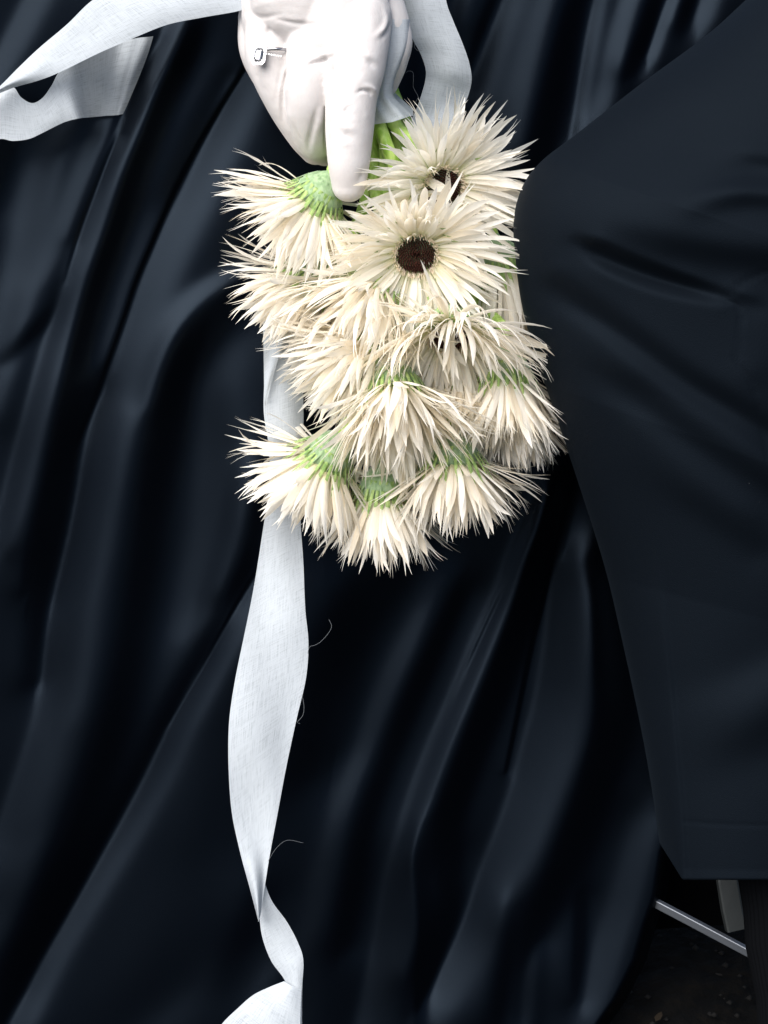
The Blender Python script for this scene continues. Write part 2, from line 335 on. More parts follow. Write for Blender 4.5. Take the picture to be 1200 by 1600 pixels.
# ---------------------------------------------------------------- ground
def flat_ground():
    n = 90; g = np.linspace(-1, 1, n); X, Y = np.meshgrid(np.sign(g)*np.abs(g)**2.4*15+.2, np.sign(g)*np.abs(g)**2.4*15+.3)
    Z = .004*np.sin(X*37)*np.cos(Y*31)+.003*np.sin(X*91+Y*67)
    return np.stack([X, Y, Z], -1).reshape(-1, 3), grid_faces(n, n)
V, F = flat_ground()
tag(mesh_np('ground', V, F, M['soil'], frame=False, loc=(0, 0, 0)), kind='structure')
def scatter(name, n, mt, leaf, label, cat, seed):
    rs = np.random.RandomState(seed); vs = []; fs = []; k = 0
    for i in range(n):
        x = rs.uniform(.05, .9); y = rs.uniform(-.1, .9); s = rs.uniform(.0015, .0045)
        if leaf:
            a = rs.uniform(0, 6.28); u = np.array([math.cos(a), math.sin(a), rs.uniform(-.2, .3)]); v = np.array([-math.sin(a), math.cos(a), rs.uniform(-.3, .3)])
            p = np.array([x, y, .012]); s *= 1.6
            q = [p-u*s, p-u*s*.3+v*s*.5, p+u*s*.5+v*s*.35, p+u*s, p+u*s*.4-v*s*.4, p-u*s*.4-v*s*.45]; vs += q; fs.append(tuple(range(k, k+6))); k += 6
        else:
            c = np.array([x, y, s*.4+.004]); rr = rs.uniform(.6, 1.1, (6, 1))
            q = c+rr*s*np.array([[1, 0, 0], [-1, 0, 0], [0, 1, 0], [0, -1, 0], [0, 0, .7], [0, 0, -.7]]); vs += list(q)
            fs += [(k+a, k+b_, k+c_) for a, b_, c_ in ((0, 2, 4), (2, 1, 4), (1, 3, 4), (3, 0, 4), (2, 0, 5), (1, 2, 5), (3, 1, 5), (0, 3, 5))]; k += 6
    tag(mesh_np(name, np.array(vs), fs, mt, frame=False, loc=(0, 0, 0), smooth=not leaf), label, cat, kind='stuff')
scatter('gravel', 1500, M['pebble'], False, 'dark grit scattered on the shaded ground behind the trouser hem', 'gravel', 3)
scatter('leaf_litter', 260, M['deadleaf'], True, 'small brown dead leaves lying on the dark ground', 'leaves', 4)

# ---------------------------------------------------------------- seated person in the black dress
TROUSER_OUT = [(1420,-260),(1300,-130),(1165,0),(1100,58),(1000,132),(900,210),(848,250),(818,288),(803,340),(805,400),(816,480),(840,565),(872,660),(912,780),(946,890),(972,1000),(1000,1130),(1018,1230),(1030,1315)]
TILT = .14      # the skirt hangs a little steeper than the picture plane
bride = empty('person', Q(560, 780, 0)); tag(bride, 'person in a black satin dress and white gloves holding the flowers', 'person')
STEP = 2.5; X0, Y0, X1, Y1 = -120, -120, 1400, 1860
Fm = stroke_field(X1-X0, Y1-Y0, STEP, DRESS_STROKES, 0.0, X0, Y0)
Fm = np.where(Fm > 0, .58*np.tanh(Fm/.58), .62*np.tanh(Fm/.62))
Hh = relief(Fm, STEP, math.radians(22), 1.45, 800)
ny, nx = Hh.shape
PX, PY = np.meshgrid(X0+np.arange(nx)*STEP, Y0+np.arange(ny)*STEP)
# right border of the skirt below the trouser hem; the cloth turns away there
bx = np.interp(PY[:, 0], [-200, 700, 900, 1100, 1250, 1330, 1400, 1450, 1500, 1560, 1600, 1860], [1400, 1380, 1250, 1150, 1085, 1052, 1042, 1024, 1010, 980, 952, 866])
PXs = X0+(PX-X0)/(X1-X0)*(bx[:, None]-X0)
hs = bilinear(Hh, (PXs-X0)/STEP, (PY-Y0)/STEP)
tr = spline(TROUSER_OUT, 200); xo = np.interp(PY[:, 0], tr[:, 1][tr[:, 1].argsort()], tr[:, 0][tr[:, 1].argsort()])
ins = sstep((PXs-xo[:, None]-10)/170)
edge = np.clip((PXs-(bx[:, None]-26))/26, 0, 1)
C = hs*PXM*1.0-.012-TILT*PXM*np.maximum(PY, -40)-.07*PXM*(PXs-500)-.11*ins*sstep((PY+100)/200+1)*np.where(PY < 1330, 1, .0)-.04*edge**3-.05*ins*np.where(PY >= 1330, 0, 0)
DRESS_H = Hh
def dress_c(px, py): return bilinear(Hh, (np.asarray(px, float)-X0)/STEP, (np.asarray(py, float)-Y0)/STEP)*PXM-.012-TILT*PXM*np.maximum(py, -40)-.07*PXM*(np.asarray(px, float)-500)
V = Q(PXs, PY, C).reshape(-1, 3)
mesh_np('dress', V, grid_faces(nx, ny), M['satin'], bride, uv=np.stack([PX/400, PY/400], -1).reshape(-1, 2))

# ---------------------------------------------------------------- seated person in the black trousers
groom = empty('person', Q(1150, 700, .02)); tag(groom, 'seated person in black trousers with the knee bent beside the flowers', 'person')
NS, NU = 560, 300
O = spline(TROUSER_OUT, NS); I = spline([(1650,60),(1600,160),(1560,260),(1520,400),(1480,500),(1450,600),(1420,700),(1400,800),(1385,920),(1370,1080),(1360,1220),(1355,1315)], NS)
half = NU//2; ph = np.concatenate([np.linspace(0, math.pi, half, endpoint=False), np.linspace(math.pi, 2*math.pi, NU-half, endpoint=False)])
# more samples near the visible edge
a = (1-np.cos(ph))/2
X = O[:, None, 0]+(I[:, None, 0]-O[:, None, 0])*a; Yp = O[:, None, 1]+(I[:, None, 1]-O[:, None, 1])*a
drop = sstep((O[:, 1]-1050)/250)[:, None]*np.clip((X-O[:, None, 0])/36, 0, 1)*57
front = (np.sin(ph) > -1e-9)
Yp = Yp+np.where(front, drop, drop*.35)
Rw = np.interp(np.arange(NS)/NS, [0, .25, .45, .6, 1], [.085, .08, .07, .062, .055])[:, None]
C0 = np.interp(np.maximum.accumulate(O[:, 1]), [-260, 0, 250, 600, 900, 1300], [.03, .05, .076, .060, .032, .012])[:, None]
Cc = C0+Rw*np.sign(np.sin(ph))*np.abs(np.sin(ph))**.85
TR_ST = [
 (.75, 10, 12, [(905,384,.4),(934,410),(976,430),(1025,447),(1080,460),(1130,470,.6)]),
 (-.95, 14, 9, [(905,372,.3),(935,382),(975,400),(1025,420),(1080,440),(1130,458,.5),(1180,470,.3)]),
 (-.45, 30, 26, [(960,360,.3),(1050,385),(1140,400),(1240,410)]),
 (-.35, 18, 16, [(1090,330,.3),(1160,312),(1250,320)]),
 (-.35, 12, 12, [(1150,240,.3),(1180,248),(1260,262)]),
 (.45, 14, 14, [(1080,300,.3),(1150,285),(1240,290)]),
 (-.55, 16, 20, [(850,420,.2),(874,440),(937,486),(1007,535),(1077,587),(1165,640),(1260,700)]),
 (.45, 16, 18, [(860,470,.2),(930,510),(1000,562),(1070,614),(1150,665),(1240,730)]),
 (-.40, 20, 20, [(930,560,.2),(990,600),(1050,650),(1120,700),(1230,770)]),
 (.35, 20, 20, [(930,600,.2),(1000,650),(1060,700),(1150,770),(1250,830)]),
 (-.3, 24, 24, [(1000,720,.2),(1080,780),(1180,850)]),
 (-.30, 40, 34, [(1120,1180,.3),(1190,1150),(1280,1100)]),
 (.25, 40, 34, [(1080,1100,.3),(1170,1070),(1260,1020)]),
 (.3, 60, 60, [(880,300),(980,290),(1080,250)]),
 (-.25, 26, 30, [(1180,600),(1190,700),(1200,800)]),
]
TF = stroke_field(720, 1640, 3, TR_ST, 0, 780, -120)
TH = relief(TF, 3, math.radians(68), 2.3, 260)
TH2 = stroke_field(720, 1640, 3, [
 (-2.2, 2.8, 2.8, [(1198,423),(1158,444),(1133,470),(1151,475),(1158,503),(1154,552),(1151,566),(1175,601),(1189,657),(1205,740)]),
 (5.0, 22, 5, [(1030,900,.1),(1037,980,.7),(1047,1073),(1056,1176),(1065,1280),(1070,1380)]),
 (-1.0, 2.6, 2.6, [(1070,1284),(1130,1288),(1210,1290),(1300,1290)]),
], 0, 780, -120)
gx_, gy_ = (X-780)/3, (Yp+120)/3
Cc = Cc+np.where(front, (bilinear(TH, gx_, gy_)+bilinear(TH2, gx_, gy_))*PXM*np.clip(np.sin(ph)*2.5, 0, 1), 0)
V = Q(X, Yp, Cc)
# the hem turns in: three more rings inside
last = V[-1].copy(); mid = last.mean(0)
rings = [V]
for k, (sc, dy) in enumerate(((.995, -.0012), (.975, 0.0), (.96, .03), (.95, .10))):
    r_ = mid+(last-mid)*np.array([sc, 1, sc])+np.array([0, dy, 0]); rings.append(r_[None])
V = np.concatenate(rings); nv = V.shape[0]
mesh_np('trousers', V.reshape(-1, 3), grid_faces(NU, nv, True), M['wool'], groom)
# dark ribbed sock below the hem
nS, nR = 60, 240
yy = np.linspace(1290, 1830, nS); lx = np.interp(yy, [1290, 1376, 1420, 1480, 1520, 1560, 1600, 1830], [1150, 1156, 1162, 1166, 1174, 1182, 1184, 1190]); rx = np.interp(yy, [1290, 1830], [1330, 1330])
a = np.arange(nR)*2*math.pi/nR; rad = 1+.014*np.cos(a*48)
Xs = (lx+rx)[:, None]/2-(rx-lx)[:, None]/2*np.cos(a)*rad; Cs = .01+.034*np.sin(a)*rad+np.zeros_like(Xs)
Ys = yy[:, None]+3*np.sin(yy[:, None]/11)*np.sin(a)+np.zeros_like(Xs)
mesh_np('sock', Q(Xs, Ys, Cs).reshape(-1, 3), grid_faces(nR, nS, True), M['sock'], groom)

# ---------------------------------------------------------------- chair seen under the hem
chair = empty('chair', Q(1140, 1440, -.05)); tag(chair, 'metal chair with a thin shiny crossbar and grey leg under the trouser hem', 'chair')
def bar(name, P, w, t, mt, up=(0, 0, 1)):
    """flat metal bar of width w along up and thickness t, through points P"""
    P = np.asarray(P, float); T = nrm(np.gradient(P, axis=0)); vs = []
    for p, tt in zip(P, T):
        u = nrm(np.array(up)-tt*(np.array(up)@tt)); s = np.cross(tt, u); e = .18
        for a_, b_ in ((-1, -1+e), (-1+e, -1), (1-e, -1), (1, -1+e), (1, 1-e), (1-e, 1), (-1+e, 1), (-1, 1-e)): vs.append(p+u*w/2*a_+s*t/2*b_)
    F = [tuple(f) for f in grid_faces(8, len(P), True)]+[tuple(range(8))[::-1], tuple((len(P)-1)*8+k for k in range(8))]
    return mesh_np(name, np.array(vs), F, mt, chair, smooth=False)
cb = spline([Q(990,1393,-.126), Q(1021,1409,-.116), Q(1040,1419,-.111), Q(1095,1448,-.100), Q(1170,1488,-.086), Q(1240,1526,-.07)], 24)
bar('crossbar', cb, .0060, .0042, M['chrome'], (0, 1, .35))
bar('leg', [Q(1133,1300,-.100), Q(1136,1376,-.100), Q(1143,1420,-.100), Q(1150,1452,-.100)], .011, .0140, M['greypaint'], (0, .3, 1))
bar('shade_sheet', [Q(1092,1240,-.19), Q(1094,1300,-.19), Q(1096,1385,-.195), Q(1098,1446,-.20)], .004, .085, M['shadeblack'], (0, .2, 1))  # added sheet, not a real chair part: paints the shade above the crossbar
# ---------------------------------------------------------------- white glove: one continuous skin grown from tapered chains
def capsule(P, R, n=56, rings=5, sq=None):
    P = np.asarray(P, float); R = np.asarray(R, float); m = max(30, 10*len(P)); Pn = spline(P, m); Rn = np.interp(np.linspace(0, len(R)-1, m), range(len(R)), R)
    t0 = nrm(Pn[0]-Pn[1]); t1 = nrm(Pn[-1]-Pn[-2])
    hp = []; hr = []
    for k in range(rings, 0, -1):
        a_ = k/rings*math.pi/2*.98; hp.append(Pn[0]+t0*Rn[0]*math.sin(a_)); hr.append(Rn[0]*math.cos(a_))
    tp = []; tr_ = []
    for k in range(1, rings+1):
        a_ = k/rings*math.pi/2*.98; tp.append(Pn[-1]+t1*Rn[-1]*math.sin(a_)); tr_.append(Rn[-1]*math.cos(a_))
    return tube(np.vstack([hp, Pn, tp]), np.concatenate([hr, Rn, tr_]), n)
def fused(name, parts, voxel, smooth, mt, parent, displace=None):
    vs = []; fs = []; k = 0
    for V, F in parts:
        vs.append(V); fs += [tuple(i+k for i in f) for f in F]; k += len(V)
    me = bpy.data.meshes.new('tmp'); me.from_pydata([tuple(v) for v in np.vstack(vs)], [], fs)
    o = bpy.data.objects.new('tmp', me); COL.objects.link(o)
    rm = o.modifiers.new('r', 'REMESH'); rm.mode = 'VOXEL'; rm.voxel_size = voxel
    sm = o.modifiers.new('s', 'SMOOTH'); sm.iterations = smooth; sm.factor = .5
    dg = bpy.context.evaluated_depsgraph_get(); ev = o.evaluated_get(dg); m2 = bpy.data.meshes.new_from_object(ev)
    n = len(m2.vertices); co = np.empty(n*3, np.float32); m2.vertices.foreach_get('co', co); co = co.reshape(-1, 3).astype(float)
    no = np.empty(n*3, np.float32); m2.vertices.foreach_get('normal', no); no = no.reshape(-1, 3)
    F = [tuple(p.vertices) for p in m2.polygons]
    bpy.data.objects.remove(o); bpy.data.meshes.remove(m2)
    if displace: co = displace(co, no)
    if all(len(f) == 4 for f in F): F = np.array(F)
    return mesh_np(name, co, F, mt, parent)
px = PXM
def ch(pts): return np.array([Q(x, y, c) for x, y, c, r in pts]), [r*px for x, y, c, r in pts]
chains = [
 [(478,-330,.065,95),(485,-180,.068,98),(492,-80,.07,102),(494,-15,.07,103)],      # forearm and wrist
 [(455,-70,.06,72),(442,0,.060,66),(440,60,.058,55)],                             # back of the hand, outer side
 [(520,-70,.075,82),(528,0,.082,78),(530,60,.086,62)],                             # back of the hand, inner side
 [(556,30,.090,54),(556,95,.100,45),(549,150,.102,38),(546,205,.099,35.5),(545,255,.095,31),(545,289,.090,25.5)],   # index finger
 [(492,50,.082,42),(486,110,.090,37),(482,165,.084,34),(490,215,.066,29),(508,235,.045,24)],       # middle finger curled round the stems
 [(435,40,.066,50),(428,90,.068,42),(448,150,.064,36),(476,205,.054,30),(493,232,.042,25)],        # ring finger
 [(415,30,.050,42),(412,80,.048,36),(440,140,.044,31),(471,190,.038,27),(492,215,.030,22)],        # little finger, behind
 [(580,0,.070,48),(612,55,.072,30),(612,92,.070,25),(600,130,.052,22)],                          # thumb behind the stems
]
parts_ = [capsule(*ch(c)) for c in chains]
GL = [
 # creases: (amp, wl, wr, points) in pixels of height
 (-7, 3, 7, [(520,88),(514,110),(512,140),(510,180),(509,220),(510,255)]),
 (-5, 3, 4, [(521,86),(505,95),(490,98),(478,104)]),
 (4, 7, 6, [(526,80),(505,86),(488,90)]),
 (-6, 4, 4, [(505,128),(512,118),(517,104)]),
 (-4, 3, 5, [(612,18),(613,32),(606,48),(596,60)]),
 (4, 6, 5, [(600,10),(604,30),(598,46),(586,58)]),
 (-4, 2.5, 4, [(580,150),(577,143),(565,141),(556,146)]),
 (4, 5, 4, [(590,160),(584,140),(568,133)]),
 (-3, 5, 8, [(548,165),(540,174),(550,182)]),
 (-4, 5, 8, [(418,35),(420,48),(416,60)]),
 (-3, 4, 5, [(430,30),(450,35),(470,38),(500,38)]),
 (-4, 3, 4, [(458,68),(452,76),(444,88)]),
 (3.5, 7, 7, [(462,60),(470,64),(476,72)]),
 (6, 5, 12, [(446,165),(448,140),(456,110),(466,92)]),
 (-8, 9, 3.5, [(442,190),(440,160),(443,135),(452,105),(462,85)]),
 (-3, 9, 5, [(432,160),(436,130),(440,100)]),
 (3, 6, 6, [(440,155),(450,180),(455,205),(470,235)]),
 (-5, 6, 5, [(496,165),(490,195),(484,220),(482,240)]),
 (-4, 6, 4, [(455,190),(466,215),(480,240)]),
 (3, 8, 8, [(505,160),(500,190),(496,210)]),
 (-2.5, 6, 8, [(572,90),(580,100),(590,108)]),
 (2.5, 6, 8, [(560,80),(575,88),(590,94)]),
 (-2, 8, 12, [(525,200),(540,212),(556,218)]),
 (2, 8, 8, [(522,190),(540,200),(560,202)]),
 (-3, 8, 8, [(560,285),(566,275),(574,262)]),
 (3, 6, 6, [(560,295),(568,290),(572,280)]),
 (-3, 8, 10, [(395,60),(398,90),(400,120),(412,150)]),
 (-3, 4, 6, [(385,20),(410,28),(440,22)]),
 (2.5, 8, 8, [(380,30),(410,42),(450,46)]),
 (-3, 6, 6, [(500,50),(520,60),(545,62)]),
 (2, 10, 10, [(500,64),(520,72),(540,76)]),
]
GL = [(a_*.9, b_*.75, c_*.75, [(x, y, .15 if i in (0, len(p)-1) else 1.0) for i, (x, y) in enumerate(p)]) for a_, b_, c_, p in GL]
GF = stroke_field(360, 420, 1.0, GL, 0, 340, -60)
rs = np.random.RandomState(5)
for k in range(26):   # small random puckers in the loose cloth
    x, y = rs.uniform(380, 600), rs.uniform(-20, 290); a_ = rs.uniform(-.5, 1.2); L = rs.uniform(10, 28)
    GF += stroke_field(360, 420, 1.0, [(rs.choice([-1, 1])*rs.uniform(.3, .8), 6, 9, [(x, y, .1), (x+L*math.cos(a_)*.5, y+L*math.sin(a_)*.5+2), (x+L*math.cos(a_), y+L*math.sin(a_), .1)])], 0, 340, -60)
def gdisp(co, no):
    x, y = toPX(co); h = bilinear(GF, x-340, y+60)*px*1.0
    ok = (x > 342) & (x < 698) & (y > -58) & (y < 358); wgt = np.clip(no[:, 2]*1.6, 0, 1)*ok
    co = co+no*(h*wgt)[:, None]
    return co
fused('glove', parts_, .0010, 6, M['glove'], bride, gdisp)

# ---------------------------------------------------------------- ring over the gloved finger
ring = empty('ring', Q(420, 86, .088)); tag(ring, 'silver ring with an oblong clear stone worn over the white glove', 'ring')
a = np.linspace(0, 2*math.pi, 60, endpoint=False)
cx, cy, cc = 431, 88, .0705
P = np.array([Q(cx, cy, cc)+np.array([math.cos(t)*36*px, .0008*math.sin(t*1), math.sin(t)*45*px]) for t in a]); P = np.vstack([P, P[:1]])
V, F = tube(P, .0011, 8, False); mesh_np('band', V, F, M['silver'], ring)
# claw setting and faceted stone, facing the camera and a little to the left
gq = Q(405, 86, .0885); ax = nrm([-.42, .12, 1]); uy = nrm(np.array([.12, 1, 0])-ax*(np.array([.12, 1, 0])@ax)); ux = np.cross(uy, ax)
def oct_(w_, h_, z, e=.35):
    return [gq+ux*x_*w_+uy*y_*h_+ax*z for x_, y_ in ((-1, -1+e), (-1+e, -1), (1-e, -1), (1, -1+e), (1, 1-e), (1-e, 1), (-1+e, 1), (-1, 1-e))]
V = np.array(oct_(.0006, .0012, -.0022)+oct_(.0026, .0040, 0)+oct_(.0029, .0043, .0004)+oct_(.0022, .0035, .0012)+oct_(.0015, .0027, .0016))
F = [tuple(f) for f in grid_faces(8, 5, True)]+[tuple(range(8))[::-1], tuple(32+k for k in range(8))]
mesh_np('gemstone', V, F, M['gem'], ring, smooth=False)
V = np.array(oct_(.0012, .0020, -.0030)+oct_(.0036, .0052, -.0010)+oct_(.0047, .0062, -.0002)+oct_(.0047, .0062, .0002)+oct_(.0031, .0045, .0002))
F = [tuple(f) for f in grid_faces(8, 5, True)]+[tuple(range(8))[::-1], tuple(32+k for k in range(8))]
mesh_np('setting', V, F, M['silver'], ring, smooth=False)
sv = None
def small_stone(q, r_):
    global sv
    n = 8; a_ = np.arange(n)*2*math.pi/n; rows = [(.2, -.6), (1, 0), (.62, .42)]
    V = np.array([q+(ux*math.cos(t)*k+uy*math.sin(t)*k)*r_+ax*z*r_ for k, z in rows for t in a_])
    F = [tuple(f) for f in grid_faces(n, 3, True)]+[tuple(range(n))[::-1], tuple(16+k for k in range(n))]
    return mesh_np('side_stone', V, F, M['gem'], ring, smooth=False)
for k in range(18):
    t = k/18*2*math.pi; small_stone(gq+ux*math.cos(t)*.0039+uy*math.sin(t)*.0054+ax*.0006, .00075)
for k in range(7): small_stone(Q(417+k*3.6, 84+k*.55, 0.0905-abs(k-3)*.0002), .0006)
# ---------------------------------------------------------------- flowers
def perp(a_):
    u = nrm(np.cross(a_, [0.02, .1, 1.0] if abs(a_[2]) < .9 else [1.0, 0, 0])); return u, np.cross(a_, u)
def petal_mesh(rs, p0, d0, n0, L, wd, grav, bend, side, twist, split, nseg=9):
    """narrow strap petal; returns verts, faces, uv"""
    T = []; p = p0.copy(); d = d0.copy(); n = n0.copy(); us = np.array([-1, -.36, .36, 1.0]); V = []; UV = []
    for i in range(nseg+1):
        s = i/nseg
        sd_ = nrm(np.cross(d, n)); nn = np.cross(sd_, d)
        ct, st = math.cos(twist*s), math.sin(twist*s); s2 = sd_*ct+nn*st; n2 = nn*ct-sd_*st
        wdt = wd*(0.34+.66*math.sin(min(1, s/.55)*math.pi/2))*(1 if s < .6 else max(.04, 1-((s-.6)/.4)**2.3))
        cup = .34*(1-.5*s)
        cols = us.copy()
        if split and s > .72:
            f = (s-.72)/.28; gap = .18+.5*f
            wsp = wd*(.92+.55*f); tw = max(.05, 1-f)*.42
            lc, rc = -gap, gap
            cols = np.array([lc-tw, lc+tw, rc-tw, rc+tw]); wdt = wsp*.75
        for c in cols:
            V.append(p+s2*c*wdt+n2*cup*(c*c)*wdt)
            UV.append((.5+.5*c, s))
        d = nrm(d+(grav*GRAV+bend*nn+side*sd_)*(1.0/nseg)*(.3+.4*s+1.7*s*s)); n = nrm(nn-d*(nn@d)); p = p+d*L/nseg
    F = []
    for i in range(nseg):
        for c in range(3):
            if split and c == 1 and (i+1)/nseg > .80: continue
            a_ = i*4+c; F.append((a_, a_+1, a_+5, a_+4))
    return np.array(V), F, np.array(UV)

def spindle(p0, p1, r, n=5):
    d = p1-p0; u, v = perp(nrm(d)); V = []; 
    for s, k in ((0, .7), (.45, 1), (.8, .55)):
        for t in range(n): V.append(p0+d*s+(u*math.cos(t*6.283/n)+v*math.sin(t*6.283/n))*r*k)
    V.append(p1); F = [tuple(f) for f in grid_faces(n, 3, True)]+[(2*n+t, 2*n+(t+1) % n, 3*n) for t in range(n)]
    return V, F
GRP = 'white gerberas held as a hanging bunch'
def flower(label, cpx, axis, L, spread, rows, seed, grav=.35, disc=False, grip=(612, 165), squeeze=None, name='gerbera', stemto=True, inner=.0, upcut=0, via=None, cover=None, mid=None):
    rs = np.random.RandomState(seed); ph0, ph1, ph2 = rs.uniform(0, 6.28, 3); C0 = Q(*cpx); a_ = nrm(axis); u, v = perp(a_); L = L*PXM*1.08
    root = empty(name, C0); tag(root, label, 'flower', GRP)
    rb = .0122
    # calyx cup, seen from behind on most heads
    prof = [(-.021, .0030), (-.0185, .0036), (-.016, .0062), (-.012, .0100), (-.007, .0124), (-.002, .0130), (.001, .0124), (.0015, .006), (.0015, .001)]
    nn = 28; ang = np.arange(nn)*2*math.pi/nn
    CS = 1.22; prof = [(z*1.1, r*CS) for z, r in prof]
    V = np.array([C0+a_*z+(u*np.cos(t)+v*np.sin(t))*r*(1+.035*math.cos(t*9+z*300)) for z, r in prof for t in ang])
    cal = mesh_np('calyx', V, grid_faces(nn, len(prof), True), M['calyx'], root)
    for row, (z0, r0, ln, cnt, flare) in enumerate(((-.0155, .0070, .0135, 18, .55), (-.011, .0107, .0160, 24, .32), (-.006, .0130, .0185, 28, .22))):
        for k in range(cnt):
            t = (k+rs.uniform(-.25, .25)+row*.5)/cnt*2*math.pi; rr = u*math.cos(t)+v*math.sin(t)
            p0 = C0+a_*z0*1.1+rr*r0*CS; d = nrm(a_+rr*(flare*(1.1 if row == 0 else .55)+(.5 if spread > 50 else .22)*(row == 2)+rs.uniform(-.08, .14))); ln_ = ln*1.2*rs.uniform(.8, 1.15); w_ = .0014*rs.uniform(.8, 1.2)
            sd_ = np.cross(rr, d); V = []; 
            for s, ww, o_ in ((0, .8, 0), (.4, 1, .0005), (.75, .6, .0003), (1, .04, .0007)):
                c = p0+d*ln_*s+rr*o_; V += [c-sd_*w_*ww, c+rr*.0005*ww, c+sd_*w_*ww]
            b_ = mesh_np('bract', np.array(V), grid_faces(3, 4), M['bract'] if row else M['calyx'], cal)
    # petals, row by row from the outside in
    for row, (cnt, lk, dsp, z, rk) in enumerate(rows):
        for k in range(cnt):
            t = (k+rs.uniform(-.42, .42)+.37*row)/cnt*2*math.pi; rr = u*math.cos(t)+v*math.sin(t)
            al = math.radians(spread+dsp+rs.normal(0, 8)+8*math.sin(3*t+ph0)+5*math.sin(7*t+ph1+row))
            if disc is False and rs.rand() < .03: al += math.radians(rs.uniform(10, 28))
            d0 = nrm(a_*math.cos(al)+rr*math.sin(al)); n0 = nrm(a_*math.sin(al)-rr*math.cos(al))
            p0 = C0+a_*z+rr*rb*rk; ll = L*lk*rs.uniform(.86, 1.16); wd = rs.choice([rs.uniform(.0011, .0018), rs.uniform(.0018, .0027)])*(1 if lk > .7 else .75); ll *= 1-upcut*max(0, rr[1])
            V, F, UV = petal_mesh(rs, p0, d0, n0, ll, wd, grav*rs.uniform(.5, 1.5), rs.normal(inner, .36), rs.normal(0, .20)+.28*math.sin(4*t+ph2), rs.normal(0, .45), rs.rand() < .45)
            mesh_np('petal', V, F, M['petal'], root, uv=UV)
    if cover:
        n_, dirv, lf = cover
        for k in range(n_):     # petals folded inwards across the disc
            rr = nrm(nrm(np.array(dirv, float))+rs.normal(0, .55, 3)); rr = nrm(rr-a_*(rr@a_)); al = math.radians(rs.uniform(-75, -20))
            d0 = nrm(a_*math.cos(al)+rr*math.sin(al)); n0 = nrm(a_*math.sin(al)-rr*math.cos(al))*-1
            V, F, UV = petal_mesh(rs, C0+a_*.003+rr*rb*rs.uniform(.9, 1.15), d0, n0, L*lf*rs.uniform(.7, 1.2), rs.uniform(.0014, .0024), grav*.8, rs.normal(.5, .3), rs.normal(0, .3), rs.normal(0, .5), rs.rand() < .5)
            mesh_np('petal', V, F, M['petal'], root, uv=UV)
    if disc:
        V = []; F = []; k0 = 0; n = 210
        for k in range(n):     # tight florets on a low dome
            r_ = .0115*math.sqrt((k+.5)/n); t = k*2.39996; rr = u*math.cos(t)+v*math.sin(t)
            z = .0035+.0030*(1-(r_/.0115)**2)-(.0015 if r_ < .003 else 0)
            vv, ff = spindle(C0+a_*(z-.003)+rr*r_, C0+a_*(z+rs.uniform(.0006, .0018))+rr*r_*1.04, .00062, 5); V += vv; F += [tuple(i+k0 for i in f) for f in ff]; k0 += len(vv)
        tag(mesh_np('disc', np.array(V), F, M['disc'], root, smooth=False), kind='stuff')
        V = []; F = []; k0 = 0
        for k in range(240):   # pale stamens round the disc
            r_ = .0115+rs.uniform(0, .0030); t = rs.uniform(0, 6.283); rr = u*math.cos(t)+v*math.sin(t)
            vv, ff = spindle(C0+a_*.002+rr*r_, C0+a_*(.0045+rs.uniform(0, .0035))+rr*(r_+rs.uniform(-.0005, .002)), .00034, 4); V += vv; F += [tuple(i+k0 for i in f) for f in ff]; k0 += len(vv)
        tag(mesh_np('stamens', np.array(V), F, M['pollen'], root, smooth=False), kind='stuff')
    if stemto:
        B = C0-a_*.020; g = Q(grip[0], grip[1], .048+rs.uniform(-.020, .002)); dist = np.linalg.norm(g-B)
        pts = [C0-a_*.017, B-a_*.006, B-a_*(min(.028, dist*.3) if not mid else .010)+(g-B)*(.08 if not mid else 0)]
        if mid: pts.append(Q(*mid))
        if via: pts += [Q(*v_) for v_ in via]+[Q(572, 60, .055), Q(560, -60, .055), Q(430, -230, .03)]
        else: pts += [g, Q(596+float(np.clip((grip[0]-612)*.3, -16, 14))+rs.uniform(-3, 3), 132, .046+rs.uniform(-.014, .006)), Q(600, 50, .045), Q(560+rs.uniform(-20, 20), -60, .055), Q(430+rs.uniform(-60, 20), -230, .03)]
        V, F = tube(spline(pts, 48), .0039*rs.uniform(.88, 1.12), 12); mesh_np('stem', V, F, M['stem'], root)
    return root
R3 = [(64, 1.0, 0, -.001, 1.1), (60, .95, -9, .0, 1.05), (54, .84, -18, .001, 1.0), (34, .5, -26, .002, .98)]
RS = [(62, 1.0, 3, -.002, 1.05), (62, .98, -7, -.001, 1.0), (56, .94, -17, .0, .9), (48, .88, -30, .001, .7), (34, .8, -42, .001, .5)]
G = 'white gerbera '
flower(G+'facing the camera with an open dark disc, largest of the bunch', (650,396,.088), (.02,-.52,.85), 114, 80, R3, 1, .30, True, (604,250), inner=.10, upcut=.25, via=[(640,330,.064),(612,255,.072),(588,190,.070),(572,140,.060)])
flower(G+'at the top right, dark disc partly covered by its own petals', (690,292,.068), (.36,-.38,.85), 112, 78, R3, 2, .15, True, (664,232), inner=.12, via=[(655,236,.068),(612,188,.070),(584,132,.060)], cover=(9, (-1, .3, .2), .42))
flower(G+'at the top left with its downy green back against the glove fingertip', (492,314,.072), (-.52,-.72,-.38), 112, 70, RS, 3, .12, grip=(575,190), mid=(522,262,.070))
flower(G+'second down on the left, green back just under the topmost left bloom', (488,442,.052), (-.62,-.70,-.34), 107, 56, RS, 4, .15, grip=(574,300))
flower(G+'drooping down and left from under the central dark-eyed bloom', (585,455,.070), (-.50,-.82,.25), 132, 52, RS, 5, .30, grip=(588,310))
